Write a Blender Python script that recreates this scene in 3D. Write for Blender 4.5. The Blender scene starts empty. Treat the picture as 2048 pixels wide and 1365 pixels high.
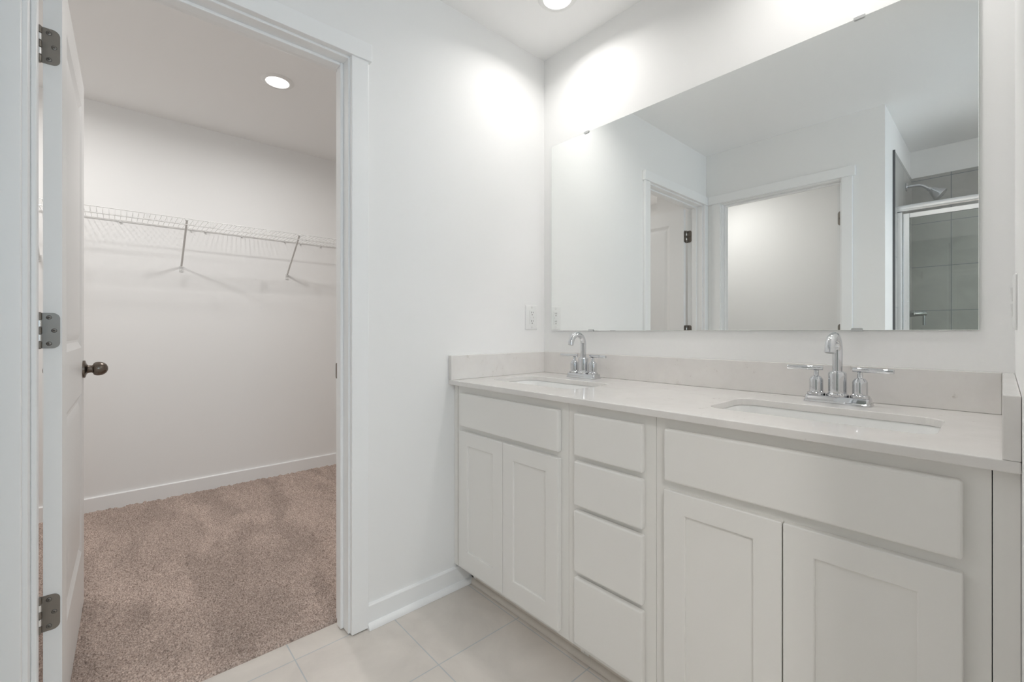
import bpy, bmesh, math, random
from mathutils import Vector, Matrix
import numpy as np

S = bpy.context.scene
COL = S.collection
PI = math.pi
random.seed(7)

# ------------------------------------------------------------------ camera
CAM = Vector((1.5494, -1.6148, 1.0759))
cd = bpy.data.cameras.new('camera')
cd.sensor_width = 36.0
cd.sensor_fit = 'HORIZONTAL'
cd.lens = 884.1257 / 2048 * 36.0
cd.shift_y = -19.2 / 2048
cd.clip_start = 0.02
cam = bpy.data.objects.new('camera', cd)
cam.location = CAM
cam.rotation_euler = (PI / 2, 0, PI / 2 - 0.7335)
COL.objects.link(cam)
S.camera = cam

# ------------------------------------------------------------------ world, daylight, exposure
world = bpy.data.worlds.new('sky')
S.world = world
world.use_nodes = True
bg = world.node_tree.nodes['Background']
bg.inputs['Color'].default_value = (0.62, 0.78, 1.0, 1)
bg.inputs['Strength'].default_value = 0.9

day = bpy.data.lights.new('window_daylight', 'AREA')      # daylight falling through the bathroom window
day.shape = 'RECTANGLE'
day.size, day.size_y = 0.86, 1.12
day.energy = 10.5
day.color = (0.62, 0.81, 1.0)
dayo = bpy.data.objects.new('window_daylight', day)
dayo.location = (2.80, -1.52, 1.55)
dayo.rotation_euler = (0, PI / 2, 0)
COL.objects.link(dayo)

LAMP_BATH = 2.3      # watts of each recessed light
LAMP_CLOSET = 7.2
LAMP_WC = 3.6
FILL_ENTRY = 14.5  # added unseen ceiling light, only there to fill the vanity fronts and walls
LENS = 5.0             # glow of the lenses themselves

S.view_settings.view_transform = 'Standard'
S.view_settings.look = 'None'
S.view_settings.gamma = 1
S.view_settings.use_curve_mapping = False
S.view_settings.exposure = 0.08
cy = S.cycles
cy.max_bounces = 12
cy.diffuse_bounces = 8
cy.glossy_bounces = 6
cy.transparent_max_bounces = 12
cy.caustics_reflective = True
cy.caustics_refractive = False
cy.blur_glossy = 0.2
cy.sample_clamp_indirect = 0.0
cy.use_denoising = True

# ------------------------------------------------------------------ materials
def nmat(name):
    m = bpy.data.materials.new(name)
    m.use_nodes = True
    nt = m.node_tree
    return m, nt, nt.nodes['Principled BSDF']

def setp(b, color=None, rough=None, metal=None, spec=None, coat=None):
    if color is not None: b.inputs['Base Color'].default_value = (*color, 1)
    if rough is not None: b.inputs['Roughness'].default_value = rough
    if metal is not None: b.inputs['Metallic'].default_value = metal
    if spec is not None: b.inputs['Specular IOR Level'].default_value = spec
    if coat is not None:
        b.inputs['Coat Weight'].default_value = coat
        b.inputs['Coat Roughness'].default_value = 0.04

def node(nt, t, **kw):
    n = nt.nodes.new(t)
    for k, v in kw.items():
        setattr(n, k, v)
    return n

def objcoord(nt):
    g = node(nt, 'ShaderNodeNewGeometry')
    return g.outputs['Position']          # world position: patterns stay put in the place

def paint(name, color, rough, bump=0.0, scale=180, spec=0.5):
    m, nt, b = nmat(name)
    setp(b, color, rough, spec=spec)
    n = node(nt, 'ShaderNodeTexNoise')
    n.inputs['Scale'].default_value = scale
    n.inputs['Detail'].default_value = 3
    nt.links.new(objcoord(nt), n.inputs['Vector'])
    if bump:
        bp = node(nt, 'ShaderNodeBump')
        bp.inputs['Strength'].default_value = bump
        bp.inputs['Distance'].default_value = 0.001
        nt.links.new(n.outputs['Fac'], bp.inputs['Height'])
        nt.links.new(bp.outputs['Normal'], b.inputs['Normal'])
    return m

def metal(name, color, rough, var=0.0):
    m, nt, b = nmat(name)
    setp(b, color, rough, 1.0)
    if var:
        n = node(nt, 'ShaderNodeTexNoise')
        n.inputs['Scale'].default_value = 60
        nt.links.new(objcoord(nt), n.inputs['Vector'])
        mr = node(nt, 'ShaderNodeMapRange')
        mr.inputs['To Min'].default_value = rough - var
        mr.inputs['To Max'].default_value = rough + var
        nt.links.new(n.outputs['Fac'], mr.inputs['Value'])
        nt.links.new(mr.outputs['Result'], b.inputs['Roughness'])
    return m

M = {}
M['wall'] = paint('wall_paint', (0.885, 0.885, 0.88), 0.7, 0.06, 220, 0.3)
M['ceiling'] = paint('ceiling_paint', (0.895, 0.895, 0.89), 0.85, 0.08, 150, 0.2)
M['trim'] = paint('trim_paint', (0.90, 0.907, 0.91), 0.32, 0.02, 90)
M['doorpaint'] = paint('door_paint', (0.88, 0.885, 0.885), 0.38, 0.02, 90)
M['cabinet'] = paint('cabinet_paint', (0.845, 0.832, 0.805), 0.38, 0.015, 120)
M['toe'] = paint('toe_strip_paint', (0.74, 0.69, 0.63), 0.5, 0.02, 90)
M['ceramic'] = paint('sink_ceramic', (0.86, 0.86, 0.85), 0.06, 0, 60)
M['plastic'] = paint('white_plastic', (0.84, 0.84, 0.83), 0.3, 0, 60)
M['slot'] = paint('dark_slot', (0.05, 0.05, 0.05), 0.6)
M['grey_plastic'] = paint('grey_button', (0.62, 0.62, 0.60), 0.4)
M['wire'] = paint('vinyl_wire', (0.74, 0.74, 0.73), 0.3)
M['chrome'] = metal('chrome', (0.68, 0.69, 0.71), 0.05, 0.01)
M['nickel'] = metal('satin_nickel', (0.27, 0.247, 0.222), 0.38, 0.06)
M['bronze'] = metal('aged_bronze', (0.19, 0.16, 0.135), 0.28, 0.05)
M['steel'] = metal('clip_steel', (0.62, 0.63, 0.63), 0.3, 0.04)
M['alu'] = metal('brushed_aluminium', (0.86, 0.87, 0.88), 0.25, 0.05)
M['mirror'] = metal('mirror_silver', (0.935, 0.95, 0.94), 0.0)
M['mirror_edge'] = metal('mirror_edge', (0.30, 0.33, 0.32), 0.25)
M['edge_strip'] = paint('dark_edge_strip', (0.10, 0.10, 0.105), 0.45)
M['void'] = paint('dark_void', (0.02, 0.02, 0.02), 0.9)

def glass_mat():
    m = bpy.data.materials.new('clear_glass')
    m.use_nodes = True
    nt = m.node_tree
    nt.nodes.clear()
    out = node(nt, 'ShaderNodeOutputMaterial')
    mix = node(nt, 'ShaderNodeMixShader')
    tr = node(nt, 'ShaderNodeBsdfTransparent')
    tr.inputs['Color'].default_value = (0.93, 0.96, 0.95, 1)
    gl = node(nt, 'ShaderNodeBsdfGlossy')
    gl.inputs['Roughness'].default_value = 0.0
    fr = node(nt, 'ShaderNodeFresnel')
    fr.inputs['IOR'].default_value = 1.45
    nt.links.new(fr.outputs['Fac'], mix.inputs['Fac'])
    nt.links.new(tr.outputs['BSDF'], mix.inputs[1])
    nt.links.new(gl.outputs['BSDF'], mix.inputs[2])
    nt.links.new(mix.outputs['Shader'], out.inputs['Surface'])
    return m
M['glass'] = glass_mat()

def lamp_mat(name, strength, color=(1, 0.97, 0.93)):
    m, nt, b = nmat(name)
    setp(b, (0.9, 0.9, 0.9), 0.5)
    b.inputs['Emission Color'].default_value = (*color, 1)
    b.inputs['Emission Strength'].default_value = strength
    return m

def quartz_mat():
    m, nt, b = nmat('quartz')
    setp(b, rough=0.06)
    p = objcoord(nt)
    n1 = node(nt, 'ShaderNodeTexNoise'); n1.inputs['Scale'].default_value = 26; n1.inputs['Detail'].default_value = 6; n1.inputs['Roughness'].default_value = 0.7
    n2 = node(nt, 'ShaderNodeTexNoise'); n2.inputs['Scale'].default_value = 7; n2.inputs['Detail'].default_value = 4; n2.inputs['Distortion'].default_value = 1.2
    for n in (n1, n2): nt.links.new(p, n.inputs['Vector'])
    r1 = node(nt, 'ShaderNodeValToRGB')
    r1.color_ramp.elements[0].position = 0.26; r1.color_ramp.elements[0].color = (0.56, 0.52, 0.485, 1)
    r1.color_ramp.elements[1].position = 0.36; r1.color_ramp.elements[1].color = (0.83, 0.805, 0.78, 1)
    e = r1.color_ramp.elements.new(0.75); e.color = (0.85, 0.83, 0.81, 1)
    nt.links.new(n1.outputs['Fac'], r1.inputs['Fac'])
    mx = node(nt, 'ShaderNodeMix', data_type='RGBA', blend_type='MULTIPLY')
    mx.inputs['Factor'].default_value = 0.12
    nt.links.new(r1.outputs['Color'], mx.inputs['A'])
    nt.links.new(n2.outputs['Fac'], mx.inputs['B'])
    nt.links.new(mx.outputs['Result'], b.inputs['Base Color'])
    return m
M['quartz'] = quartz_mat()

def tile_mat(name, axes, origin, size, c1, c2, grout, mortar, rough, sc=1.0):
    """square grid of tiles; axes picks which two world axes run across the surface"""
    m, nt, b = nmat(name)
    p = objcoord(nt)
    sx = node(nt, 'ShaderNodeSeparateXYZ'); nt.links.new(p, sx.inputs[0])
    cx = node(nt, 'ShaderNodeCombineXYZ')
    for k, (a, o) in enumerate(zip(axes, origin)):
        ma = node(nt, 'ShaderNodeMath', operation='SUBTRACT')
        nt.links.new(sx.outputs['XYZ'.index(a)], ma.inputs[0])
        ma.inputs[1].default_value = o - 40 * size[k]
        nt.links.new(ma.outputs[0], cx.inputs[k])
    br = node(nt, 'ShaderNodeTexBrick', offset=0.0, squash=1.0)
    br.inputs['Scale'].default_value = 1.0
    br.inputs['Brick Width'].default_value = size[0]
    br.inputs['Row Height'].default_value = size[1]
    br.inputs['Mortar Size'].default_value = mortar
    br.inputs['Mortar Smooth'].default_value = 0.1
    br.inputs['Bias'].default_value = 0
    br.inputs['Color1'].default_value = (*c1, 1)
    br.inputs['Color2'].default_value = (*c2, 1)
    br.inputs['Mortar'].default_value = (*grout, 1)
    nt.links.new(cx.outputs[0], br.inputs['Vector'])
    n = node(nt, 'ShaderNodeTexNoise'); n.inputs['Scale'].default_value = 4.5 * sc; n.inputs['Detail'].default_value = 8; n.inputs['Roughness'].default_value = 0.6; n.inputs['Distortion'].default_value = 0.8
    nt.links.new(p, n.inputs['Vector'])
    mr = node(nt, 'ShaderNodeMapRange'); mr.inputs['From Min'].default_value = 0.3; mr.inputs['From Max'].default_value = 0.7; mr.inputs['To Min'].default_value = 0.9; mr.inputs['To Max'].default_value = 1.06
    nt.links.new(n.outputs['Fac'], mr.inputs['Value'])
    mx = node(nt, 'ShaderNodeMix', data_type='RGBA', blend_type='MULTIPLY'); mx.inputs['Factor'].default_value = 1.0
    nt.links.new(br.outputs['Color'], mx.inputs['A'])
    nt.links.new(mr.outputs['Result'], mx.inputs['B'])
    nt.links.new(mx.outputs['Result'], b.inputs['Base Color'])
    bp = node(nt, 'ShaderNodeBump', invert=True); bp.inputs['Strength'].default_value = 0.5; bp.inputs['Distance'].default_value = 0.002
    nt.links.new(br.outputs['Fac'], bp.inputs['Height'])
    nt.links.new(bp.outputs['Normal'], b.inputs['Normal'])
    setp(b, rough=rough)
    return m
M['floor_tile'] = tile_mat('floor_tile', 'XY', (0.0, -0.498), (0.3325, 0.338), (0.70, 0.655, 0.605), (0.67, 0.625, 0.58), (0.50, 0.525, 0.535), 0.0019, 0.38)
M['shower_tile_back'] = tile_mat('shower_tile_back', 'XZ', (1.301, 1.231), (0.3267, 0.3267), (0.47, 0.465, 0.447), (0.44, 0.436, 0.42), (0.25, 0.27, 0.285), 0.0022, 0.35)
M['shower_tile_side'] = tile_mat('shower_tile_side', 'YZ', (-2.48, 1.231), (0.3267, 0.3267), (0.47, 0.465, 0.447), (0.44, 0.436, 0.42), (0.25, 0.27, 0.285), 0.0022, 0.35)

def carpet_mat():
    m, nt, b = nmat('carpet_pile')
    setp(b, rough=0.95, spec=0.05)
    p = objcoord(nt)
    n1 = node(nt, 'ShaderNodeTexNoise'); n1.inputs['Scale'].default_value = 210; n1.inputs['Detail'].default_value = 3
    n2 = node(nt, 'ShaderNodeTexNoise'); n2.inputs['Scale'].default_value = 3.2; n2.inputs['Detail'].default_value = 4; n2.inputs['Distortion'].default_value = 0.9
    mp = node(nt, 'ShaderNodeMapping'); mp.inputs['Rotation'].default_value = (0, 0, -0.55); mp.inputs['Scale'].default_value = (0.6, 1.7, 1)
    nt.links.new(p, mp.inputs['Vector']); nt.links.new(mp.outputs[0], n2.inputs['Vector']); nt.links.new(p, n1.inputs['Vector'])
    r = node(nt, 'ShaderNodeValToRGB')
    r.color_ramp.elements[0].position = 0.30; r.color_ramp.elements[0].color = (0.22, 0.163, 0.138, 1)
    r.color_ramp.elements[1].position = 0.68; r.color_ramp.elements[1].color = (0.67, 0.55, 0.485, 1)
    nt.links.new(n1.outputs['Fac'], r.inputs['Fac'])
    mr = node(nt, 'ShaderNodeMapRange'); mr.inputs['From Min'].default_value = 0.38; mr.inputs['From Max'].default_value = 0.62; mr.inputs['To Min'].default_value = 0.87; mr.inputs['To Max'].default_value = 1.12
    nt.links.new(n2.outputs['Fac'], mr.inputs['Value'])
    mx = node(nt, 'ShaderNodeMix', data_type='RGBA', blend_type='MULTIPLY'); mx.inputs['Factor'].default_value = 1
    nt.links.new(r.outputs['Color'], mx.inputs['A']); nt.links.new(mr.outputs['Result'], mx.inputs['B'])
    nt.links.new(mx.outputs['Result'], b.inputs['Base Color'])
    return m
M['carpet'] = carpet_mat()

# ------------------------------------------------------------------ object helpers
def tag(o, label=None, cat=None, group=None, kind=None):
    if label: o['label'] = label
    if cat: o['category'] = cat
    if group: o['group'] = group
    if kind: o['kind'] = kind
    return o

def empty(name, loc=(0, 0, 0), **kw):
    o = bpy.data.objects.new(name, None)
    o.location = loc
    o.empty_display_size = 0.05
    COL.objects.link(o)
    return tag(o, **kw)

def obj(name, bm, mats, parent=None, smooth=False, bevel=0.0, seg=2, angle=40, **kw):
    """bmesh given in world (or parent-local) coordinates -> one mesh object"""
    me = bpy.data.meshes.new(name)
    bmesh.ops.recalc_face_normals(bm, faces=bm.faces)
    bm.to_mesh(me)
    bm.free()
    for m in (mats if isinstance(mats, (list, tuple)) else [mats]):
        me.materials.append(m)
    o = bpy.data.objects.new(name, me)
    COL.objects.link(o)
    if parent: o.parent = parent
    if smooth:
        for p in me.polygons: p.use_smooth = True
        try: me.set_sharp_from_angle(angle=math.radians(angle))
        except Exception: pass
    if bevel:
        b = o.modifiers.new('bevel', 'BEVEL')
        b.width = bevel; b.segments = seg; b.limit_method = 'ANGLE'; b.angle_limit = math.radians(40)
        b.harden_normals = False
    return tag(o, **kw)

def box(bm, x0, x1, y0, y1, z0, z1, mi=0):
    vs = [bm.verts.new((x, y, z)) for z in (z0, z1) for y in (y0, y1) for x in (x0, x1)]
    for f in ((0, 1, 3, 2), (4, 6, 7, 5), (0, 4, 5, 1), (2, 3, 7, 6), (0, 2, 6, 4), (1, 5, 7, 3)):
        bm.faces.new([vs[i] for i in f]).material_index = mi
    return vs

def bx(*a):
    bm = bmesh.new(); box(bm, *a); return bm

def basis(d):
    d = Vector(d).normalized()
    a = Vector((0, 0, 1)) if abs(d.z) < 0.9 else Vector((1, 0, 0))
    u = d.cross(a).normalized()
    return d, u, d.cross(u)

def tube(bm, pts, r, n=12, cap=True, mi=0):
    """round tube along a polyline; r is a number or one radius per point"""
    pts = [Vector(p) for p in pts]
    rs = r if isinstance(r, (list, tuple)) else [r] * len(pts)
    rings = []
    u = None
    for i, p in enumerate(pts):
        d = (pts[min(i + 1, len(pts) - 1)] - pts[max(i - 1, 0)]).normalized()
        if u is None: _, u, v = basis(d)
        else:
            u = (u - d * u.dot(d)).normalized(); v = d.cross(u)
        rings.append([bm.verts.new(p + (u * math.cos(2 * PI * k / n) + v * math.sin(2 * PI * k / n)) * rs[i]) for k in range(n)])
    for a, b in zip(rings, rings[1:]):
        for k in range(n):
            bm.faces.new([a[k], a[(k + 1) % n], b[(k + 1) % n], b[k]]).material_index = mi
    if cap:
        bm.faces.new(rings[0][::-1]).material_index = mi
        bm.faces.new(rings[-1]).material_index = mi

def lathe(bm, prof, origin=(0, 0, 0), axis=(0, 0, 1), n=32, mi=0):
    """prof: (radius, distance along axis) pairs"""
    d, u, v = basis(axis)
    o = Vector(origin)
    rings = []
    for r, h in prof:
        if r < 1e-6: rings.append([bm.verts.new(o + d * h)])
        else: rings.append([bm.verts.new(o + d * h + (u * math.cos(2 * PI * k / n) + v * math.sin(2 * PI * k / n)) * r) for k in range(n)])
    for a, b in zip(rings, rings[1:]):
        for k in range(n):
            k2 = (k + 1) % n
            if len(a) == 1 and len(b) == 1: continue
            if len(a) == 1: f = [a[0], b[k2], b[k]]
            elif len(b) == 1: f = [a[k], a[k2], b[0]]
            else: f = [a[k], a[k2], b[k2], b[k]]
            bm.faces.new(f).material_index = mi
    if len(rings[0]) > 1: bm.faces.new(rings[0][::-1]).material_index = mi
    if len(rings[-1]) > 1: bm.faces.new(rings[-1]).material_index = mi

def rrect(hw, hh, r, n=6):
    pts = []
    for cx, cy, a0 in ((hw - r, hh - r, 0), (-hw + r, hh - r, 90), (-hw + r, -hh + r, 180), (hw - r, -hh + r, 270)):
        for k in range(n + 1):
            a = math.radians(a0 + 90 * k / n)
            pts.append((cx + r * math.cos(a), cy + r * math.sin(a)))
    return pts

def prism(bm, pts3, vec, mi=0):
    """closed polygon (3D points) extruded along vec"""
    vec = Vector(vec)
    a = [bm.verts.new(Vector(p)) for p in pts3]
    b = [bm.verts.new(Vector(p) + vec) for p in pts3]
    bm.faces.new(a[::-1]).material_index = mi
    bm.faces.new(b).material_index = mi
    n = len(a)
    for k in range(n):
        bm.faces.new([a[k], a[(k + 1) % n], b[(k + 1) % n], b[k]]).material_index = mi

def structure(name, bm, m, label, cat, **kw):
    return obj(name, bm, m, label=label, cat=cat, kind='structure', **kw)

def copy_tree(o, parent=None):
    c = o.copy(); COL.objects.link(c)
    if parent: c.parent = parent
    for ch in list(o.children): copy_tree(ch, c)
    return c

# ------------------------------------------------------------------ the setting
H = 2.44
XR = 1.5696          # right end wall of the vanity nook
XC = -2.0418         # far wall of the closet
YC = -1.836          # wall opposite the mirror
T = 0.115
DX, XW = 1.0777, 2.65
YS = -2.912
J0, J1 = -0.9985, -1.766       # closet door jamb faces
HD = 2.043                      # underside of head jamb

# ceiling with holes is not needed: downlights are surface lenses
structure('ceiling', bx(XC - 0.1, XW + 0.1, -3.25, 0.9, H, H + 0.1), M['ceiling'], 'smooth white ceiling over the bathroom and the closet', 'ceiling')
structure('floor', bx(-0.097, XW + 0.1, -3.25, 0.12, -0.1, 0.0), M['floor_tile'], 'beige square floor tiles of the bathroom', 'floor')

bm = bmesh.new()
box(bm, -T, 0, J0 + 0.018, 0.9, 0, H)
box(bm, -T, 0, YC - T, J1 - 0.018, 0, H)
box(bm, -T, 0, J1 - 0.018, J0 + 0.018, HD + 0.018, H)
structure('wall_left', bm, M['wall'], 'white wall with the closet doorway, left of the vanity', 'wall')
structure('wall_back', bx(0, XR, 0, T, 0, H), M['wall'], 'white wall behind the mirror and the double vanity', 'wall')
structure('wall_right', bx(XR, XW + 0.1, -0.95, T, 0, H), M['wall'], 'white end wall at the right end of the vanity', 'wall')
DC0, DC1 = 0.119, 0.859         # jamb faces of the doorway opposite the mirror
bm = bmesh.new()
box(bm, 0, DC0 - 0.018, YC - T, YC, 0, H)
box(bm, DC1 + 0.018, DX, YC - T, YC, 0, H)
box(bm, DC0 - 0.018, DC1 + 0.018, YC - T, YC, HD + 0.018, H)
structure('wall_front', bm, M['wall'], 'white wall opposite the mirror with a doorway, seen reflected', 'wall')
structure('wall_partition', bx(DX - T, DX, YS - 0.1, YC - T, 0, H), M['wall'], 'white side wall running back into the shower, seen reflected', 'wall')
structure('wall_shower_back', bx(DX - T, XW + 0.1, YS - 0.2, YS - 0.0005, 0, H), M['wall'], 'white painted wall above the shower tile at the back', 'wall')
# window wall (behind the camera's right shoulder)
WY0, WY1, WZ0, WZ1 = -1.95, -1.09, 0.99, 2.11
bm = bmesh.new()
box(bm, XW, XW + 0.1, YS, WY0, 0, H)
box(bm, XW, XW + 0.1, WY1, -0.95, 0, H)
box(bm, XW, XW + 0.1, WY0, WY1, 0, WZ0)
box(bm, XW, XW + 0.1, WY0, WY1, WZ1, H)
structure('wall_window', bm, M['wall'], 'white wall with the bathroom window, out of the picture on the right', 'wall')
w1 = empty('window_1', (XW + 0.05, (WY0 + WY1) / 2, WZ0), label='white framed bathroom window bringing in the daylight', cat='window', kind='structure')
def loc(bm, p):
    bmesh.ops.translate(bm, verts=bm.verts, vec=-Vector(p.location)); return bm
bm = bmesh.new()
for a in ((WY0, WY0 + 0.045, WZ0, WZ1), (WY1 - 0.045, WY1, WZ0, WZ1), (WY0, WY1, WZ0, WZ0 + 0.045), (WY0, WY1, WZ1 - 0.045, WZ1), (WY0, WY1, 1.53, 1.56)):
    box(bm, XW + 0.02, XW + 0.07, *a)
obj('window_frame', loc(bm, w1), M['trim'], w1)
obj('pane', loc(bx(XW + 0.043, XW + 0.047, WY0 + 0.04, WY1 - 0.04, WZ0 + 0.04, WZ1 - 0.04), w1), M['glass'], w1)

# closet shell
structure('wall_closet_back', bx(XC - 0.1, XC, -2.8, 0.9, 0, H), M['wall'], 'white closet wall carrying the wire shelf', 'wall')
structure('wall_closet_near', bx(XC, -T, 0.75, 0.9, 0, H), M['wall'], 'white end wall of the closet, hidden right of its doorway', 'wall')
bm = bmesh.new()
box(bm, -0.515, -T, -2.115, -2.0, 0, H)
box(bm, XC, -0.515, -2.8, -2.7, 0, H)
structure('wall_closet_end', bm, M['wall'], 'white end walls of the closet behind the open door', 'wall')
# small room behind the doorway opposite the mirror
structure('wall_side_room_back', bx(-0.515, DX - T, -3.1, -2.985, 0, H), M['wall'], 'bright white wall seen through the reflected doorway', 'wall')
structure('wall_side_room_end', bx(-0.515, -0.40, -2.985, -2.115, 0, H), M['wall'], 'white end wall of the room behind the reflected doorway', 'wall')
structure('floor_side_room', bx(-0.515, -0.097, -3.1, -2.115, -0.1, 0), M['floor_tile'], 'beige floor tiles of the room behind the reflected doorway', 'floor')

# carpet: a fine grid of real tufts
def carpet():
    step = 0.0048
    xs = np.arange(XC, -0.097 + 1e-6, step); ys = np.arange(-2.7, 0.75, step)
    nx, ny = len(xs), len(ys)
    rng = np.random.default_rng(3)
    X, Y = np.meshgrid(xs, ys, indexing='ij')
    def smooth(a, k):
        for _ in range(k):
            a = (a + np.roll(a, 1, 0) + np.roll(a, -1, 0) + np.roll(a, 1, 1) + np.roll(a, -1, 1)) / 5
        return a
    n1 = smooth(rng.standard_normal((nx, ny)), 1); n1 /= n1.std()
    n2 = smooth(rng.standard_normal((nx, ny)), 5); n2 /= n2.std()
    Z = 0.011 + 0.0024 * n1 + 0.0022 * n2
    X = X + 0.0013 * rng.standard_normal((nx, ny)); Y = Y + 0.0013 * rng.standard_normal((nx, ny))
    X = np.clip(X, XC + 0.001, -0.0965)
    e = np.clip((-0.097 - xs) / 0.02, 0, 1)[:, None]
    Z = np.where(e < 1, Z * (0.55 + 0.45 * np.sqrt(e)), Z)
    Z[-1, :] = -0.002
    V = np.stack([X, Y, Z], -1).reshape(-1, 3)
    i = np.arange(nx - 1)[:, None] * ny + np.arange(ny - 1)[None, :]
    Fq = np.stack([i, i + ny, i + ny + 1, i + 1], -1).reshape(-1, 4)
    # leave out the corner taken up by the neighbouring room
    cxy = V[Fq].mean(1)
    Fq = Fq[~((cxy[:, 0] > -0.515) & (cxy[:, 1] < -2.0))]
    me = bpy.data.meshes.new('carpet')
    me.vertices.add(len(V)); me.vertices.foreach_set('co', V.astype(np.float32).ravel())
    me.loops.add(Fq.size); me.loops.foreach_set('vertex_index', Fq.astype(np.int32).ravel())
    me.polygons.add(len(Fq)); me.polygons.foreach_set('loop_start', np.arange(0, Fq.size, 4, dtype=np.int32))
    me.update(calc_edges=True)
    me.materials.append(M['carpet'])
    o = bpy.data.objects.new('floor_carpet', me)
    COL.objects.link(o)
    tag(o, 'brown cut-pile carpet on the closet floor', 'carpet', kind='structure')
carpet()
structure('floor_closet', bx(XC - 0.1, -0.0975, -2.114, 0.9, -0.1, -0.003), M['void'], 'subfloor under the closet carpet', 'floor')

# baseboards and shoe mouldings
def base_profile_x(bm, x, sgn, y0, y1, h, t=0.014, z0=0.0):
    """board on a wall facing sgn*x"""
    c = 0.004
    prism(bm, [(x, y0, z0), (x + sgn * t, y0, z0), (x + sgn * t, y0, z0 + h - c), (x + sgn * (t - c), y0, z0 + h), (x, y0, z0 + h)], (0, y1 - y0, 0))
def quarter(r, n=6):
    return [(0, 0)] + [(r * math.cos(PI / 2 * k / n), r * math.sin(PI / 2 * k / n)) for k in range(n + 1)]
bm = bmesh.new(); base_profile_x(bm, 0, 1, -0.931, -0.4665, 0.0828)
structure('baseboard_left', bm, M['trim'], 'white baseboard between the closet doorway and the vanity', 'baseboard')
bm = bmesh.new()
prism(bm, [(0.014 + a, -0.934, b + 0.0006) for a, b in quarter(0.019)], (0, 0.934 - 0.4670, 0))
structure('trim_1', bm, M['trim'], 'white rounded shoe moulding at the foot of the left baseboard', 'trim', smooth=True)
bm = bmesh.new(); base_profile_x(bm, XC, 1, -2.7, 0.75, 0.098)
structure('baseboard_closet', bm, M['trim'], 'white baseboard along the closet wall above the carpet', 'baseboard')
bm = bmesh.new()
box(bm, 0.931, DX, YC, YC + 0.014, 0, 0.083)
structure('baseboard_front', bm, M['trim'], 'short white baseboard opposite the mirror beside the doorway', 'baseboard')
bm = bmesh.new()
prism(bm, [(0.0145, -0.4665 - a, b + 0.0006) for a, b in quarter(0.016)], (XR - 0.016, 0, 0))
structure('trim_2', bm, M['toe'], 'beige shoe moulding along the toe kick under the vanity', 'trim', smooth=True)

# ---- door casings
def casing(name, P, o0, o1, cas_lo, cas_hi, w_lo, w_hi, label, head0, head1, deep, stop0):
    """P(s, d, z): s runs along the wall, d is the distance out of the wall into the bathroom (negative: into the wall)."""
    root = empty(name, P((o0 + o1) / 2, 0, 0), label=label, cat='door frame', kind='structure')
    def bb(s0, s1, d0, d1, z0, z1):
        a, b = P(s0, d0, z0), P(s1, d1, z1)
        return loc(bx(min(a[0], b[0]), max(a[0], b[0]), min(a[1], b[1]), max(a[1], b[1]), z0, z1), root)
    zb = 0.004
    obj('side_casing', bb(cas_lo - w_lo, cas_lo, 0.0002, 0.018, zb, 2.05), M['trim'], root, bevel=0.0025)
    obj('side_casing', bb(cas_hi, cas_hi + w_hi, 0.0002, 0.018, zb, 2.05), M['trim'], root, bevel=0.0025)
    obj('head_casing', bb(head0, head1, 0.0002, 0.024, 2.0502, 2.1125), M['trim'], root, bevel=0.002)
    obj('jamb', bb(o0 - 0.018, o0, -deep, 0, zb, HD), M['trim'], root, bevel=0.0015)
    obj('jamb', bb(o1, o1 + 0.018, -deep, 0, zb, HD), M['trim'], root, bevel=0.0015)
    obj('head_jamb', bb(o0 - 0.018, o1 + 0.018, -deep, 0, HD, HD + 0.018), M['trim'], root, bevel=0.0015)
    obj('door_stop', bb(o0, o0 + 0.011, -stop0, -stop0 + 0.036, zb, HD), M['trim'], root, bevel=0.003)
    obj('door_stop', bb(o1 - 0.011, o1, -stop0, -stop0 + 0.036, zb, HD), M['trim'], root, bevel=0.003)
    obj('door_stop', bb(o0 + 0.011, o1 - 0.011, -stop0, -stop0 + 0.036, HD - 0.011, HD), M['trim'], root, bevel=0.003)
    return root
# closet doorway: s = -y
tr = casing('trim_3', lambda s, d, z: (d, -s, z), -J0, -J1, 0.9925, 1.775, 0.062, 0.0605,
            'white flat door frame around the closet doorway', 0.920, 1.8355, T, 0.078)
# doorway opposite the mirror: s = x
casing('trim_4', lambda s, d, z: (s, YC + d, z), DC0, DC1, 0.112, 0.866, 0.0595, 0.0565,
       'white flat door frame of the doorway opposite the mirror, seen reflected', 0.0255, 0.937, T, 0.078)
# strike plate on the right closet jamb
bm = bmesh.new()
prism(bm, [(-0.100 + a, J0 - 0.0002, 0.930 + b) for a, b in rrect(0.014, 0.0285, 0.008)], (0, -0.0018, 0))
sp = obj('strike_plate', loc(bm, tr), M['nickel'], tr, label='satin metal strike plate')

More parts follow.
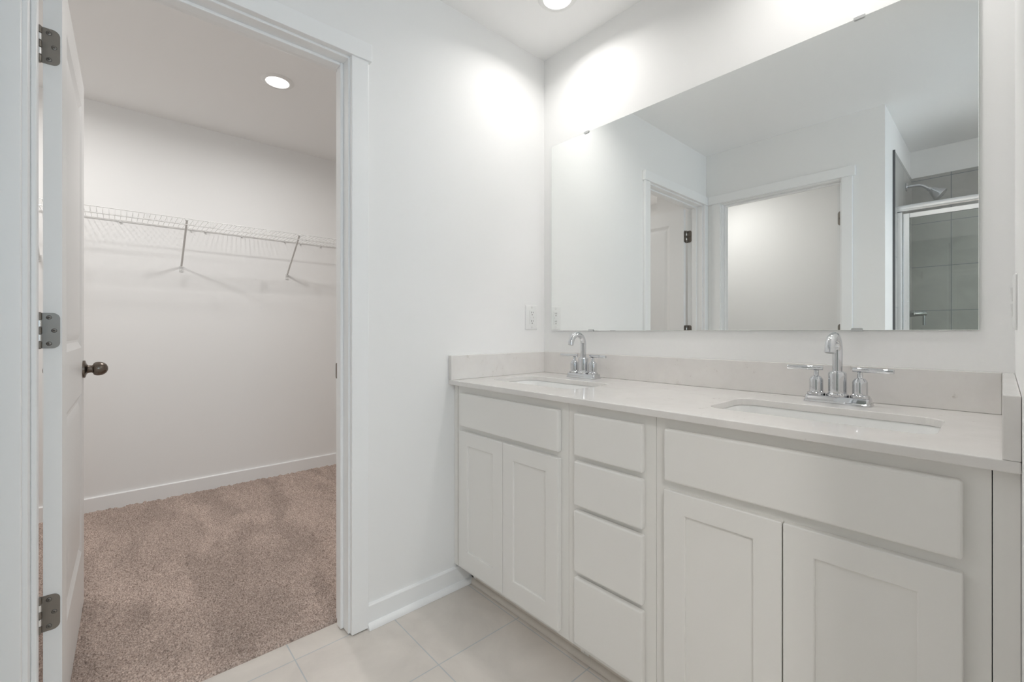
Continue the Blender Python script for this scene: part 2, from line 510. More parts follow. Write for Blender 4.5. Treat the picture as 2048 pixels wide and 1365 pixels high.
# ------------------------------------------------------------------ doors
def door_leaf(bm, W, Hh, th, panels):
    """slab in x 0..W, y 0..th, z 0..Hh with moulded panels pressed into both faces"""
    m = 0.115
    for side in (0, 1):
        y0 = th if side else 0.0
        s = -1 if side else 1
        def q(*p):
            bm.faces.new([bm.verts.new((a, y0 + s * d, c)) for a, d, c in p])
        q((0, 0, 0), (m, 0, 0), (m, 0, Hh), (0, 0, Hh))
        q((W - m, 0, 0), (W, 0, 0), (W, 0, Hh), (W - m, 0, Hh))
        zs = [0] + [z for p in panels for z in p] + [Hh]
        for k in range(0, len(zs), 2):
            q((m, 0, zs[k]), (W - m, 0, zs[k]), (W - m, 0, zs[k + 1]), (m, 0, zs[k + 1]))
        for z0, z1 in panels:
            rings = [(0, 0), (0.008, 0.004), (0.022, 0.0085), (0.030, 0.0085), (0.048, 0.003), (0.056, 0.002)]
            for (i0, d0), (i1, d1) in zip(rings, rings[1:]):
                A = [(m + i0, d0, z0 + i0), (W - m - i0, d0, z0 + i0), (W - m - i0, d0, z1 - i0), (m + i0, d0, z1 - i0)]
                B = [(m + i1, d1, z0 + i1), (W - m - i1, d1, z0 + i1), (W - m - i1, d1, z1 - i1), (m + i1, d1, z1 - i1)]
                for k in range(4):
                    q(A[k], A[(k + 1) % 4], B[(k + 1) % 4], B[k])
            i, d = rings[-1]
            q((m + i, d, z0 + i), (W - m - i, d, z0 + i), (W - m - i, d, z1 - i), (m + i, d, z1 - i))
    for a in (((0, 0, 0), (0, th, 0), (0, th, Hh), (0, 0, Hh)), ((W, 0, 0), (W, th, 0), (W, th, Hh), (W, 0, Hh)),
              ((0, 0, 0), (W, 0, 0), (W, th, 0), (0, th, 0)), ((0, 0, Hh), (W, 0, Hh), (W, th, Hh), (0, th, Hh))):
        bm.faces.new([bm.verts.new(p) for p in a])
    bmesh.ops.remove_doubles(bm, verts=bm.verts, dist=0.0002)

TH = 0.035
def hinge_leaf_pts(z, w, r=0.0145, hh=0.0465):
    """outline in (t, z): t from the pin edge 0 to w, rounded at the free corners"""
    pts = [(0, z - hh)]
    for k in range(7):
        a = -PI / 2 + PI / 2 * k / 6
        pts.append((w - r + r * math.cos(a), z - hh + r + r * math.sin(a)))
    for k in range(7):
        a = PI / 2 * k / 6
        pts.append((w - r + r * math.cos(a), z + hh - r + r * math.sin(a)))
    pts.append((0, z + hh))
    return pts

def screw_bm(c, nrm):
    bm = bmesh.new()
    n, u, v = basis(nrm)
    c = Vector(c)
    lathe(bm, [(0.0046, 0.0), (0.0046, 0.0006), (0.0036, 0.0011), (0, 0.0013)], c, nrm, 20)
    lathe(bm, [(0.0056, 0.0), (0.0056, 0.00025), (0.0045, 0.0003), (0.0045, 0.0)], c, nrm, 20, 1)      # shadowed countersink
    for a, b in ((u, v), (v, u)):      # crossed recess
        pts = [c + n * 0.00115 + a * 0.0026 * i + b * 0.0006 * j for i, j in ((-1, -1), (1, -1), (1, 1), (-1, 1))]
        prism(bm, pts, n * 0.0004, 1)
    return bm

def make_door(name, label, W, sgn, knob=True):
    """closed door runs along +s from the pin; local x = along the door, local y = thickness (0 = face away from the pin side)"""
    root = empty(name, (0, 0, 0), label=label, cat='door', kind='structure')
    bm = bmesh.new(); door_leaf(bm, W, 2.026, TH, [(0.2335, 0.832), (1.004, 1.912)])
    # local frame: pin at origin; pin-side face at y = -0.007*sgn, other face at y = -(0.007+TH)*sgn; hinge edge at x = 0.003
    bmesh.ops.scale(bm, verts=bm.verts, vec=(1, -sgn, 1))
    bmesh.ops.translate(bm, verts=bm.verts, vec=(0.003, -0.007 * sgn, 0.012))
    obj('door_slab', bm, M['doorpaint'], root, smooth=True, angle=14)
    for z in (1.8225, 1.078, 0.3385):
        bm = bmesh.new()
        pts = hinge_leaf_pts(z, 0.0385)
        prism(bm, [(0.0031, -t * sgn, zz) for t, zz in pts], (-0.0022, 0, 0))                    # leaf on the door's edge
        for k in range(5):
            z0 = z - 0.0465 + 0.0186 * k
            lathe(bm, [(0.0052, 0.0006), (0.0058, 0.0012), (0.0058, 0.0174), (0.0052, 0.018)], (0, 0, z0), (0, 0, 1), 20, k % 2)
        lathe(bm, [(0, -0.002), (0.004, -0.0015), (0.0045, 0.001)], (0, 0, z - 0.0465), (0, 0, 1), 16)
        lathe(bm, [(0.0045, -0.001), (0.004, 0.0015), (0, 0.002)], (0, 0, z + 0.0465), (0, 0, 1), 16)
        hg = obj('hinge', bm, [M['nickel'], M['alu']], root, smooth=True, label='satin nickel hinge with rounded corners')
        for t, dz in ((0.018, 0.0345), (0.0275, 0.0), (0.018, -0.0345)):
            obj('screw', screw_bm((0.0009, -t * sgn, z + dz), (-1, 0, 0)), [M['nickel'], M['slot']], hg, smooth=True)
    if knob:
        kx, kz = 0.003 + W - 0.060, 0.930
        for s, y0 in ((-sgn, -(0.007 + TH) * sgn), (sgn, -0.007 * sgn)):
            bm = bmesh.new()
            lathe(bm, [(0.0, 0), (0.0335, 0.0), (0.0335, 0.0065), (0.031, 0.0082), (0.021, 0.0105), (0.0165, 0.0135), (0.0146, 0.018), (0.0138, 0.0265), (0.0, 0.0265)], (kx, y0, kz), (0, s, 0), 40)
            kr = obj('knob_rose', bm, M['bronze'], root, smooth=True, label='round bronze rose')
            bm = bmesh.new()
            lathe(bm, [(0.0, 0.0255), (0.0150, 0.0255), (0.0160, 0.0285), (0.0215, 0.0300), (0.0252, 0.0345), (0.0268, 0.041), (0.0268, 0.047), (0.0252, 0.055), (0.0212, 0.0625), (0.0148, 0.0685), (0.0072, 0.0718), (0, 0.0725)], (kx, y0, kz), (0, s, 0), 40)
            obj('knob', bm, M['bronze'], kr, smooth=True)
        bm = bmesh.new(); prism(bm, [(0.003 + W + 0.0002, -(0.007 + TH / 2 + a) * sgn, kz + b) for a, b in rrect(0.0125, 0.028, 0.004)], (0.001, 0, 0))
        obj('latch_plate', bm, M['nickel'], root)
    return root
d1 = make_door('door_1', 'white two-panel closet door swung wide open into the closet', 0.760, 1)
d1.location = (-0.1215, -1.7585, 0)
# local +x (along door) must point to world -x, a touch towards +y
d1.rotation_euler = (0, 0, PI / 2 + math.radians(88.9))
d2 = make_door('door_2', 'white door standing open in the doorway opposite the mirror, its hinge edge seen reflected', 0.732, 1)
d2.location = (DC1 - 0.001, YC - T - 0.0065, 0)
d2.rotation_euler = (0, 0, PI + math.radians(90.5))
# fixed leaves of the hinges, screwed to the jambs
def jamb_leaf(parent, pin, face_axis, z):
    bm = bmesh.new()
    if face_axis == 'y':       # closet jamb faces +y
        prism(bm, [(pin[0] + t, J1 + 0.0002, zz) for t, zz in hinge_leaf_pts(z, 0.0385)], (0, 0.0020, 0))
        c = lambda t, dz: (pin[0] + t, J1 + 0.0022, z + dz); n = (0, 1, 0)
    else:
        prism(bm, [(DC1 - 0.0002, pin[1] + t, zz) for t, zz in hinge_leaf_pts(z, 0.0385)], (-0.0020, 0, 0))
        c = lambda t, dz: (DC1 - 0.0022, pin[1] + t, z + dz); n = (-1, 0, 0)
    h = obj('hinge_leaf', loc(bm, parent), M['nickel'], parent, label='satin nickel hinge leaf')
    for t, dz in ((0.018, 0.0345), (0.0275, 0.0), (0.018, -0.0345)):
        obj('screw', loc(screw_bm(c(t, dz), n), parent), [M['nickel'], M['slot']], h, smooth=True)
tr4 = bpy.data.objects['trim_4']
for z in (1.8225, 1.078, 0.3385):
    jamb_leaf(tr, (-0.1215, -1.7585), 'y', z)
for z in (1.8225, 1.078):
    jamb_leaf(tr4, (DC1 - 0.001, YC - T - 0.0065), 'x', z)

# ------------------------------------------------------------------ recessed lights and one added fill light
BEAM = 149
def downlight(x, y, watts, label, r=0.055, beam=BEAM):
    t = empty('ceiling_light', (x, y, H), label=label, cat='ceiling light', group='round recessed ceiling lights')
    bm = bmesh.new()
    lathe(bm, [(r, -0.001), (r + 0.003, -0.007), (r + 0.020, -0.006), (r + 0.026, -0.001), (r + 0.026, 0.0), (r, 0.0)], (0, 0, 0), (0, 0, 1), 48)
    obj('trim_ring', bm, M['plastic'], t, smooth=True)
    bm = bmesh.new()
    lathe(bm, [(0, -0.0048), (r * 0.6, -0.0045), (r * 0.9, -0.0035), (r + 0.001, -0.0022), (r + 0.001, -0.0006), (0, -0.0006)], (0, 0, 0), (0, 0, 1), 48)
    obj('lens', bm, lamp_mat('lamp_lens', LENS), t, smooth=True, label='glowing white lens')
    l = bpy.data.lights.new('lamp_beam', 'AREA')          # the lamp's own light: a wide beam out of the lens
    l.shape = 'DISK'; l.size = 2 * r; l.energy = watts; l.color = (1.0, 0.977, 0.95); l.spread = math.radians(beam)
    lo = bpy.data.objects.new('lamp_beam', l)
    lo.location = (0, 0, -0.008)
    lo.parent = t
    COL.objects.link(lo)
    return t
downlight(0.333, -0.269, LAMP_BATH, 'round recessed light in the bathroom ceiling above the left sink')
downlight(1.237, -0.269, LAMP_BATH, 'round recessed light in the bathroom ceiling above the right sink')
downlight(-1.0974, -0.951, LAMP_CLOSET, 'round recessed light in the closet ceiling', beam=172)
downlight(-1.30, -2.02, LAMP_CLOSET, 'round recessed light in the closet ceiling beyond the open door', beam=172)
downlight(2.35, -2.03, FILL_ENTRY, 'added wide round fill light in the bathroom ceiling by the window, out of view', r=0.15, beam=136)
downlight(-0.22, -2.45, LAMP_WC, 'round recessed light in the room behind the reflected doorway', beam=168)

# ------------------------------------------------------------------ vanity cabinets
FY = -0.5456        # face frame
DY = -0.5650        # fronts of doors and drawers
CZ0, CZ1 = 0.097, 0.8540
def shaker(x0, x1, z0, z1):
    st, rt, rb, rec = 0.057, 0.055, 0.0735, 0.0065
    bm = bmesh.new()
    yb = FY - 0.0008
    box(bm, x0 + st - 0.004, x1 - st + 0.004, DY + rec, yb - 0.003, z0 + rb - 0.004, z1 - rt + 0.004)   # recessed panel
    pan = bm
    fr = bmesh.new()
    outer = [(x0, z0), (x1, z0), (x1, z1), (x0, z1)]
    inner = [(x0 + st, z0 + rb), (x1 - st, z0 + rb), (x1 - st, z1 - rt), (x0 + st, z1 - rt)]
    f = [[fr.verts.new((x, y, z)) for x, z in L] for y in (DY, yb) for L in (outer, inner)]
    for k in range(4):
        k2 = (k + 1) % 4
        fr.faces.new([f[0][k], f[0][k2], f[1][k2], f[1][k]])
        fr.faces.new([f[2][k], f[3][k], f[3][k2], f[2][k2]])
        fr.faces.new([f[0][k], f[2][k], f[2][k2], f[0][k2]])
        fr.faces.new([f[1][k], f[1][k2], f[3][k2], f[3][k]])
    return fr, pan

def cabinet(x0, x1, label, doors=(), drawers=(), fill0=None, fill1=None):
    root = empty('vanity_cabinet', ((x0 + x1) / 2, -0.27, 0), label=label, cat='cabinet', group='three base cabinets of the vanity')
    bm = bmesh.new()
    t = 0.016
    a, b = x0 + 0.0004, x1 - 0.0004
    box(bm, a, a + t, FY + 0.019, -0.002, 0.0, CZ1)
    box(bm, b - t, b, FY + 0.019, -0.002, 0.0, CZ1)
    # notch for the toe kick is made by starting the side panels' feet at the kick board
    for v in bm.verts:
        if v.co.z < 0.01 and v.co.y < -0.3: v.co.y = -0.4655
    box(bm, a + t, b - t, FY + 0.019, -0.002, CZ0, CZ0 + t)
    box(bm, a + t, b - t, -0.012, -0.002, CZ0 + t, CZ1)
    obj('carcass', loc(bm, root), M['cabinet'], root)
    bm = bmesh.new()
    sw = 0.042
    box(bm, a, a + sw, FY, FY + 0.019, CZ0, CZ1)
    box(bm, b - sw, b, FY, FY + 0.019, CZ0, CZ1)
    box(bm, a + sw, b - sw, FY, FY + 0.019, CZ1 - 0.045, CZ1)
    box(bm, a + sw, b - sw, FY, FY + 0.019, CZ0, CZ0 + 0.035)
    rails = sorted({round((d[2] + e[3]) / 2, 4) for d in drawers for e in list(drawers) + list(doors) if 0 < d[2] - e[3] < 0.03})
    for z in rails:
        box(bm, a + sw, b - sw, FY, FY + 0.019, z - 0.02, z + 0.02)
    obj('face_frame', loc(bm, root), M['cabinet'], root)
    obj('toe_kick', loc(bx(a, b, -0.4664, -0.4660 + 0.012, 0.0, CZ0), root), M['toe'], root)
    for d in doors:
        fr, pan = shaker(*d)
        o = obj('door', loc(fr, root), M['cabinet'], root, bevel=0.0028, seg=3)
        obj('panel', loc(pan, root), M['cabinet'], o)
    for d in drawers:
        obj('drawer_front', loc(bx(d[0], d[1], DY, FY - 0.0008, d[2], d[3]), root), M['cabinet'], root, bevel=0.0055, seg=4)
    for s in (fill0, fill1):
        if s: obj('filler_strip', loc(bx(s[0], s[1], FY - 0.001, FY + 0.018, CZ0, CZ1), root), M['cabinet'], root, bevel=0.001)
    return root
cabinet(0.0285, 0.6320, 'vanity cabinet under the left sink with one drawer front and two panel doors',
        doors=[(0.0610, 0.3305, 0.1180, 0.6710), (0.3330, 0.6025, 0.1180, 0.6710)], drawers=[(0.0610, 0.6025, 0.6895, 0.8250)], fill0=(0.0008, 0.0255))
cabinet(0.6322, 0.9355, 'narrow middle vanity cabinet with a stack of four drawers',
        drawers=[(0.6660, 0.9035, 0.6945, 0.8250), (0.6660, 0.9035, 0.5425, 0.6785), (0.6660, 0.9035, 0.3385, 0.5275), (0.6660, 0.9035, 0.1180, 0.3225)])
cabinet(0.9357, 1.5379, 'wide vanity cabinet under the right sink with one drawer front and two panel doors',
        doors=[(0.9660, 1.2360, 0.1180, 0.6710), (1.2385, 1.5055, 0.1180, 0.6710)], drawers=[(0.9660, 1.5050, 0.6930, 0.8262)], fill1=(1.5387, XR - 0.0006))

# ------------------------------------------------------------------ countertop, splashes, sinks
CT0, CT1 = 0.8545, 0.8735
SINKS = [(0.326, -0.3125), (1.2385, -0.3125)]
SHW, SHH, SR = 0.2235, 0.1195, 0.042
def countertop():
    bm = bmesh.new()
    loops = [[(0.0006, -0.0006), (XR - 0.0006, -0.0006), (XR - 0.0006, -0.576), (0.0006, -0.576)]]
    for cx, cyy in SINKS:
        loops.append([(cx + a, cyy + b) for a, b in rrect(SHW, SHH, SR, 8)])
    es = []
    for L in loops:
        vs = [bm.verts.new((x, y, CT1)) for x, y in L]
        es += [bm.edges.new((vs[k], vs[(k + 1) % len(vs)])) for k in range(len(vs))]
    bmesh.ops.triangle_fill(bm, use_beauty=True, use_dissolve=False, edges=es)
    r = bmesh.ops.extrude_face_region(bm, geom=list(bm.faces))
    bmesh.ops.translate(bm, verts=[v for v in r['geom'] if isinstance(v, bmesh.types.BMVert)], vec=(0, 0, CT0 - CT1))
    obj('countertop', bm, M['quartz'], bevel=0.0022, seg=3, label='pale quartz countertop with two sink cutouts on the vanity', cat='countertop')
countertop()
SZ = 0.9755
obj('backsplash', bx(0.0212, 1.5484, -0.020, -0.0006, CT1 + 0.0003, SZ), M['quartz'], bevel=0.0015, label='long low quartz backsplash below the mirror', cat='backsplash')
obj('side_splash', bx(0.0006, 0.0206, -0.576, -0.0006, CT1 + 0.0003, SZ), M['quartz'], bevel=0.0015, label='low quartz side splash against the left wall', cat='side splash')
obj('side_splash', bx(1.5489, XR - 0.0006, -0.576, -0.0006, CT1 + 0.0003, SZ), M['quartz'], bevel=0.0015, label='low quartz side splash against the right wall below the light switch', cat='side splash')

def sink(cx, cyy, label):
    t = empty('sink', (cx, cyy, CT0), label=label, cat='sink', group='rectangular undermount sinks')
    bm = bmesh.new()
    rings = [(0.014, -0.0004), (0.0025, -0.0004), (0.0005, -0.004), (-0.004, -0.030), (-0.010, -0.085), (-0.018, -0.108), (-0.034, -0.122), (-0.060, -0.130), (-0.085, -0.133)]
    R = []
    for off, z in rings:
        r = max(SR + off * 0.5, 0.02)
        R.append([bm.verts.new((a, b, z)) for a, b in rrect(SHW + off, SHH + off, r, 8)])
    n = len(R[0])
    for A, B in zip(R, R[1:]):
        for k in range(n):
            bm.faces.new([A[k], A[(k + 1) % n], B[(k + 1) % n], B[k]])
    bm.faces.new(R[-1])
    o = obj('basin', bm, M['ceramic'], t, smooth=True, angle=60)
    sol = o.modifiers.new('thickness', 'SOLIDIFY'); sol.thickness = 0.009; sol.offset = -1
    # normals of an open shell are ambiguous: make sure that thickness grows downward and outward
    if o.data.polygons[len(o.data.polygons) - 1].normal.z < 0: sol.offset = 1
    bm = bmesh.new()
    lathe(bm, [(0, 0.0012), (0.014, 0.0016), (0.017, 0.0030), (0.0225, 0.0030), (0.0235, 0.0004), (0, 0.0004)], (0, 0, -0.133), (0, 0, 1), 32)
    obj('drain', bm, M['chrome'], t, smooth=True, label='chrome drain')
sink(*SINKS[0], 'white rectangular undermount sink in the left half of the countertop')
sink(*SINKS[1], 'white rectangular undermount sink in the right half of the countertop')

# ------------------------------------------------------------------ faucets
def faucet(cx, cyy, label):
    t = empty('faucet', (cx, cyy, CT1), label=label, cat='faucet', group='chrome two-handle faucets')
    # deck plate with a flared foot
    bm = bmesh.new()
    R = []
    for hw, hh, r, z in ((0.078, 0.0275, 0.010, 0.0003), (0.078, 0.0275, 0.010, 0.004), (0.0755, 0.025, 0.009, 0.0065), (0.0745, 0.024, 0.008, 0.0175), (0.073, 0.0225, 0.007, 0.020)):
        R.append([bm.verts.new((a, b, z)) for a, b in rrect(hw, hh, r, 5)])
    n = len(R[0])
    for A, B in zip(R, R[1:]):
        for k in range(n): bm.faces.new([A[k], A[(k + 1) % n], B[(k + 1) % n], B[k]])
    bm.faces.new(R[0][::-1]); bm.faces.new(R[-1])
    obj('base_plate', bm, M['chrome'], t, smooth=True, angle=30)
    bm = bmesh.new()
    lathe(bm, [(0.0265, 0.0202), (0.0265, 0.025), (0.0240, 0.027), (0.0218, 0.029), (0.0218, 0.082), (0.0211, 0.0855), (0.0182, 0.0885), (0.0130, 0.0900), (0.0125, 0.0915)], (0, 0, 0), (0, 0, 1), 40)
    obj('spout_body', bm, M['chrome'], t, smooth=True, angle=30)
    # goose neck
    rn, ra = 0.0120, 0.041
    zt = 1.0745 - CT1 - rn - ra
    pts = [(0, 0, 0.0918), (0, 0, 0.12), (0, 0, zt - 0.004)]
    for k in range(0, 17):
        a = math.radians(168 * k / 16)
        pts.append((0, -ra + ra * math.cos(a), zt + ra * math.sin(a)))
    a = math.radians(168)
    d = Vector((0, -math.sin(a), math.cos(a)))
    e = Vector(pts[-1])
    pts.append(tuple(e + d * 0.006)); pts.append(tuple(e + d * 0.0115))
    bm = bmesh.new(); tube(bm, pts, rn, 28)
    sp = obj('spout', bm, M['chrome'], t, smooth=True, angle=50)
    bm = bmesh.new()
    tip = e + d * 0.0118
    lathe(bm, [(0.0100, -0.001), (0.0100, 0.0012), (0.0088, 0.0012), (0.0088, 0.0003), (0, 0.0003)], tip, d, 28)
    obj('aerator', bm, M['steel'], sp, smooth=True)
    for s in (-1, 1):
        hx = s * 0.0508
        bm = bmesh.new()
        lathe(bm, [(0.0225, 0.0203), (0.0225, 0.0255), (0.0200, 0.0275), (0.0172, 0.029), (0.0172, 0.062), (0.0164, 0.0655), (0.0115, 0.0725), (0.0068, 0.0745), (0.0062, 0.0765), (0.0062, 0.0905)], (hx, 0, 0), (0, 0, 1), 36)
        hb = obj('handle', bm, M['chrome'], t, smooth=True, angle=30)
        bm = bmesh.new()
        lathe(bm, [(0, -0.0165), (0.0058, -0.0163), (0.0064, -0.0155), (0.0064, 0.071), (0.0059, 0.0722), (0, 0.0725)], (hx, 0, 0.0965), (s, -0.10, 0.0), 24)
        obj('lever', bm, M['chrome'], hb, smooth=True, angle=50)
    return t
faucet(0.3285, -0.0965, 'chrome two-handle gooseneck faucet behind the left sink')
faucet(1.2375, -0.0965, 'chrome two-handle gooseneck faucet behind the right sink')

# ------------------------------------------------------------------ mirror and its clips
MX0, MX1, MZ0, MZ1 = 0.0560, 1.5105, 1.0788, 1.9880
bm = bmesh.new()
box(bm, MX0, MX1, -0.0065, -0.0006, MZ0, MZ1, 1)
for f in bm.faces:
    if f.calc_center_median().y < -0.006: f.material_index = 0
obj('mirror', bm, [M['mirror'], M['mirror_edge']], bevel=0.0012, seg=2, label='large frameless wall mirror above the double vanity', cat='mirror')
def clip(x, top, label):
    z = MZ1 if top else MZ0
    s = 1 if top else -1
    t = empty('mirror_clip', (x, 0, z), label=label, cat='mirror clip', group='metal clips holding the mirror')
    bm = bmesh.new()
    w = 0.0135
    if top:
        prism(bm, [(-w, -0.0004, 0.0005 * s), (w, -0.0004, 0.0005 * s), (w, -0.0004, 0.0045 * s), (-w, -0.0004, 0.0045 * s)], (0, -0.0100, 0))
    else:
        prism(bm, [(-w, -0.0004, 0.0005 * s), (w, -0.0004, 0.0005 * s), (w, -0.0004, 0.0030 * s), (-w, -0.0004, 0.0030 * s)], (0, -0.0100, 0))
    lip = rrect(w, 0.005, 0.0035, 4)
    prism(bm, [(a, -0.0072, (-0.0006 + b) if top else (0.0020 + b)) for a, b in lip], (0, -0.0034, 0))
    obj('bracket', bm, M['steel'], t, bevel=0.0008)
clip(0.275, True, 'small metal clip on the mirror top edge near the room corner')
clip(1.2715, True, 'small metal clip on the mirror top edge towards the shower reflection')
clip(0.3006, False, 'small metal clip under the mirror bottom edge beside the left faucet')
clip(1.2657, False, 'small metal clip under the mirror bottom edge beside the right faucet')

# ------------------------------------------------------------------ outlet and switch
def plate_bm(hw, hh, th, r=0.004):
    bm = bmesh.new()
    R = []
    for off, d in ((0, 0.0004), (0, th * 0.45), (-0.0025, th * 0.85), (-0.006, th)):
        R.append([bm.verts.new((d, a, b)) for a, b in rrect(hw + off, hh + off, r, 4)])
    n = len(R[0])
    for A, B in zip(R, R[1:]):
        for k in range(n): bm.faces.new([A[k], A[(k + 1) % n], B[(k + 1) % n], B[k]])
    bm.faces.new(R[0][::-1]); bm.faces.new(R[-1])
    return bm
t = empty('power_outlet', (0.0, -0.0925, 1.1445), label='white safety power outlet on the left wall above the side splash', cat='power outlet')
obj('cover_plate', plate_bm(0.0405, 0.0605, 0.0058), M['plastic'], t, smooth=True, angle=30)
bm = bmesh.new(); prism(bm, [(0.0052, a, b) for a, b in rrect(0.0168, 0.0335, 0.002)], (0.0028, 0, 0))
rc = obj('receptacle', bm, M['plastic'], t, bevel=0.0006)
for zc in (0.0205, -0.0205):
    bm = bmesh.new()
    for s, hh in ((-1, 0.0042), (1, 0.0034)):
        box(bm, 0.0079, 0.0083, s * 0.0062 - 0.0010, s * 0.0062 + 0.0010, zc + 0.0035 - hh, zc + 0.0035 + hh)
    prism(bm, [(0.0079, 0.0026 * math.cos(a), zc - 0.0080 + 0.0026 * math.sin(a)) for a in [2 * PI * k / 12 for k in range(12)]], (0.0004, 0, 0))
    obj('slots', bm, M['slot'], rc)
bm = bmesh.new()
box(bm, 0.0079, 0.0092, -0.0120, 0.0035, -0.0034, 0.0034)
obj('test_button', bm, M['plastic'], rc, bevel=0.0004)
obj('indicator', bx(0.0079, 0.0086, 0.0070, 0.0102, -0.003, 0.003), M['grey_plastic'], rc)
for z in (0.0485, -0.0485):
    obj('screw', screw_bm((0.0056, 0, z), (1, 0, 0)), [M['plastic'], M['grey_plastic']], t, smooth=True)

t = empty('light_switch', (XR, -0.205, 1.137), label='white light switch with two small rockers on the right end wall', cat='light switch')
bm = plate_bm(0.035, 0.0585, 0.006)
bmesh.ops.scale(bm, verts=bm.verts, vec=(-1, 1, 1))
obj('cover_plate', bm, M['plastic'], t, smooth=True, angle=30)
for zc in (0.017, -0.017):
    bm = bmesh.new()
    prism(bm, [(-0.0058, -0.0155, zc - 0.014), (-0.0070, -0.0155, zc - 0.014), (-0.0098, -0.0155, zc + 0.013), (-0.0058, -0.0155, zc + 0.014)], (0, 0.031, 0))
    obj('rocker', bm, M['plastic'], t, bevel=0.0008)

# ------------------------------------------------------------------ closet wire shelf
def shelf():
    XF, ZT = -1.7368, 1.7545          # front edge, deck height
    y0, y1 = -2.68, 0.70
    t = empty('wire_shelf', (XC, (y0 + y1) / 2, ZT), label='white wire closet shelf on diagonal braces along the closet wall', cat='shelf')
    bm = bmesh.new()
    rl = 0.0024
    for x, z in ((XF, ZT), (XF + 0.001, ZT - 0.036), (-1.880, ZT - 0.0045), (XC + 0.008, ZT - 0.0045)):
        tube(bm, [(x, y0, z), (x, y1, z)], rl, 8)
    obj('rail', loc(bm, t), M['wire'], t, smooth=True, label='long lengthwise wires')
    bm = bmesh.new()
    n = int((y1 - y0) / 0.0254)
    for k in range(n + 1):
        y = y0 + 0.004 + k * 0.0254
        tube(bm, [(XC + 0.004, y, ZT), (XF - 0.004, y, ZT), (XF + 0.002, y, ZT - 0.002), (XF + 0.0045, y, ZT - 0.008), (XF + 0.0045, y, ZT - 0.037)], 0.00115, 6)
    obj('deck_wires', loc(bm, t), M['wire'], t, smooth=True, kind='stuff')
    for y in (-2.56, -1.925, -1.2866, -0.6500, -0.010, 0.60):
        bm = bmesh.new()
        A = Vector((XF - 0.002, y, ZT - 0.006)); B = Vector((XC + 0.006, y, 1.500))
        d = (B - A).normalized(); up = Vector((0, 1, 0)); s = d.cross(up)
        w, h = 0.0055, 0.0045
        prism(bm, [A + up * i * w + s * j * h for i, j in ((-1, -1), (1, -1), (1, 1), (-1, 1))], B - A)
        box(bm, XF - 0.014, XF + 0.004, y - 0.009, y + 0.009, ZT - 0.010, ZT + 0.0035)
        br = obj('brace', loc(bm, t), M['wire'], t, bevel=0.0012, label='diagonal support brace')
        bm = bmesh.new()
        box(bm, XC + 0.0005, XC + 0.0045, y - 0.011, y + 0.011, 1.465, 1.503)
        box(bm, XC + 0.0045, XC + 0.012, y - 0.006, y + 0.006, 1.492, 1.503)
        obj('foot', loc(bm, t), M['wire'], br, bevel=0.001)
        bm = bmesh.new()
        lathe(bm, [(0.0045, 0), (0.004, 0.0015), (0, 0.002)], (XC + 0.0046, y, 1.478), (1, 0, 0), 14)
        obj('screw', loc(bm, t), M['grey_plastic'], br, smooth=True)
    # wall clips holding the back wire
    for y in (-1.585, -1.235, -1.155, -0.945, -0.665, -0.555, -0.41, 0.1):
        bm = bmesh.new()
        box(bm, XC + 0.0005, XC + 0.013, y - 0.006, y + 0.006, ZT - 0.014, ZT - 0.0005)
        lathe(bm, [(0.0045, 0), (0.0045, 0.004), (0, 0.005)], (XC + 0.0005, y + 0.002, ZT - 0.020), (1, 0, 0), 12)
        obj('wall_clip', loc(bm, t), M['wire'], t, bevel=0.001)
    # flat joiners on the front lip
    for y in (-1.470, -1.165, -0.850, -0.600):
        obj('lip_joiner', loc(bx(XF + 0.004, XF + 0.009, y - 0.007, y + 0.007, ZT - 0.038, ZT + 0.002), t), M['wire'], t, bevel=0.001)
shelf()

# ------------------------------------------------------------------ shower (seen only in the mirror)
TZ = 2.235
structure('wall_shower_tile', bx(DX, XW, YS, YS + 0.010, 0, TZ), M['shower_tile_back'], 'grey square tiles on the shower back wall, seen reflected', 'tiled wall')
structure('wall_shower_side', bx(DX + 0.0004, DX + 0.010, YS + 0.010, -2.112, 0, TZ), M['shower_tile_side'], 'grey square tiles on the shower side wall under the shower head', 'tiled wall')
structure('trim_5', bx(DX + 0.0004, DX + 0.0125, -2.1118, -2.106, 0, TZ + 0.003), M['edge_strip'], 'dark edge strip where the shower side tiles end', 'trim')
structure('trim_6', bx(DX + 0.0102, XW, -2.30, -2.15, 0, 0.11), M['shower_tile_back'], 'tiled curb under the shower glass', 'curb')
SY = -2.215
t = empty('shower_enclosure', (1.86, SY, 0.11), label='framed glass shower enclosure seen reflected at the right end of the mirror', cat='shower enclosure')
xs0 = DX + 0.0104
bm = bmesh.new()
prism(bm, [(xs0, SY + a, 1.872 + b) for a, b in rrect(0.024, 0.021, 0.014, 5)], (XW - 0.004 - xs0, 0, 0))
obj('header_rail', loc(bm, t), M['alu'], t, smooth=True, angle=30, label='bright rounded metal header rail')
obj('wall_jamb', loc(bx(xs0, xs0 + 0.026, SY - 0.018, SY + 0.018, 0.111, 1.850), t), M['alu'], t, bevel=0.002)
obj('wall_jamb', loc(bx(XW - 0.03, XW - 0.004, SY - 0.018, SY + 0.018, 0.111, 1.850), t), M['alu'], t, bevel=0.002)
obj('sill_rail', loc(bx(xs0 + 0.027, XW - 0.031, SY - 0.018, SY + 0.018, 0.111, 0.135), t), M['alu'], t, bevel=0.002)
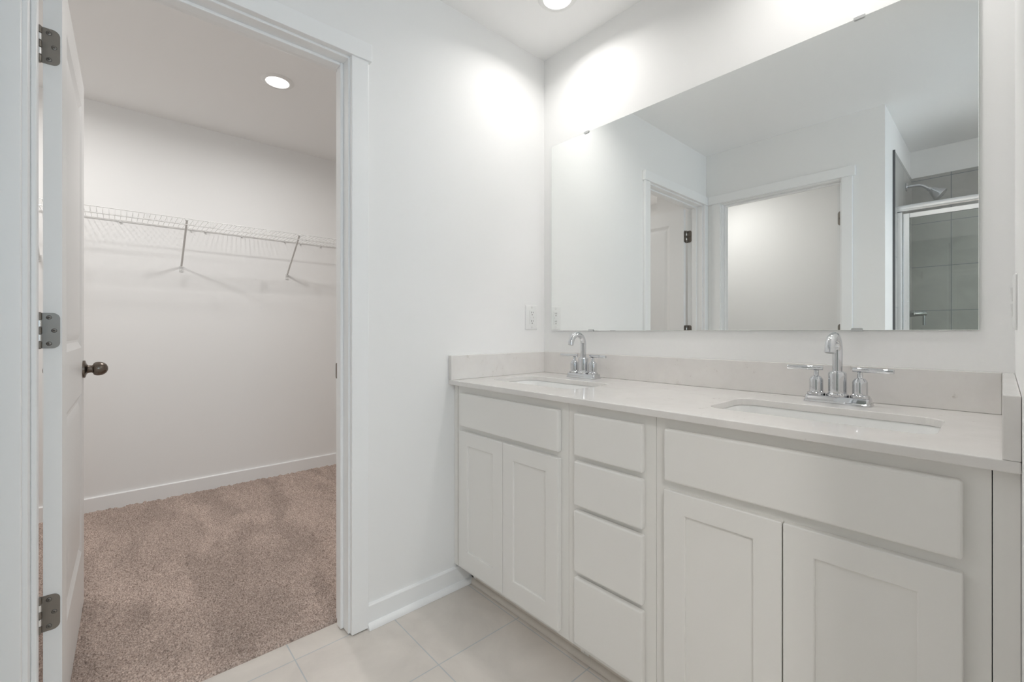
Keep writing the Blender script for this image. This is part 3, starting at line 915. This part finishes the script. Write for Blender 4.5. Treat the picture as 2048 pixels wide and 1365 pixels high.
def panel(xa, xb, name):
    za, zb, w = 0.140, 1.838, 0.030
    bm = bmesh.new()
    for a in ((xa, xa + w, za, zb), (xb - w, xb, za, zb), (xa + w, xb - w, za, za + w), (xa + w, xb - w, zb - w, zb)):
        box(bm, a[0], a[1], SY - 0.012, SY + 0.012, a[2], a[3])
    o = obj(name, loc(bm, t), M['alu'], t, bevel=0.002)
    obj('glass', loc(bx(xa + w - 0.004, xb - w + 0.004, SY - 0.003, SY + 0.003, za + w - 0.004, zb - w + 0.004), t), M['glass'], o, label='clear glass pane')
panel(xs0 + 0.030, 1.83, 'glass_door')
panel(1.835, XW - 0.034, 'fixed_panel')

t = empty('showerhead', (DX + 0.010, -2.60, 2.105), label='chrome shower head on a bent arm above the reflected shower rail', cat='shower head')
bm = bmesh.new(); lathe(bm, [(0, 0.0003), (0.030, 0.0003), (0.030, 0.004), (0.022, 0.010), (0.010, 0.013), (0, 0.013)], (0, 0, 0), (1, 0, 0), 32)
obj('flange', bm, M['chrome'], t, smooth=True)
pts = [(0.010, 0, 0), (0.050, 0, 0.0)] + [(0.050 + 0.07 * math.sin(a), 0, -0.07 + 0.07 * math.cos(a)) for a in [math.radians(x) for x in range(6, 46, 6)]]
e = Vector(pts[-1]); d = Vector((math.cos(math.radians(42)), 0, -math.sin(math.radians(42))))
pts.append(tuple(e + d * 0.03))
bm = bmesh.new(); tube(bm, pts, 0.0095, 16)
obj('arm', bm, M['chrome'], t, smooth=True)
bm = bmesh.new()
lathe(bm, [(0, -0.002), (0.013, 0.0), (0.015, 0.008), (0.015, 0.018), (0.019, 0.022), (0.024, 0.030), (0.040, 0.070), (0.044, 0.082), (0.044, 0.088), (0.038, 0.092), (0, 0.092)], e + d * 0.026, d, 36)
obj('spray_head', bm, M['chrome'], t, smooth=True, angle=35)
t = empty('shower_valve', (DX + 0.010, -2.60, 1.200), label='chrome shower valve with a lever handle, seen through the reflected shower glass', cat='shower valve')
bm = bmesh.new(); lathe(bm, [(0, 0.0003), (0.075, 0.0003), (0.075, 0.004), (0.070, 0.008), (0.030, 0.010), (0, 0.010)], (0, 0, 0), (1, 0, 0), 40)
obj('trim_plate', bm, M['chrome'], t, smooth=True, angle=35)
bm = bmesh.new(); lathe(bm, [(0.024, 0.010), (0.024, 0.045), (0.018, 0.050), (0.014, 0.110), (0, 0.110)], (0, 0, 0), (1, 0, 0), 28)
hb = obj('handle', bm, M['chrome'], t, smooth=True, angle=35)
bm = bmesh.new(); lathe(bm, [(0, -0.018), (0.009, -0.017), (0.009, 0.080), (0, 0.082)], (0.096, 0, 0), (0, 0, -1), 20)
obj('lever', bm, M['chrome'], hb, smooth=True, angle=50)
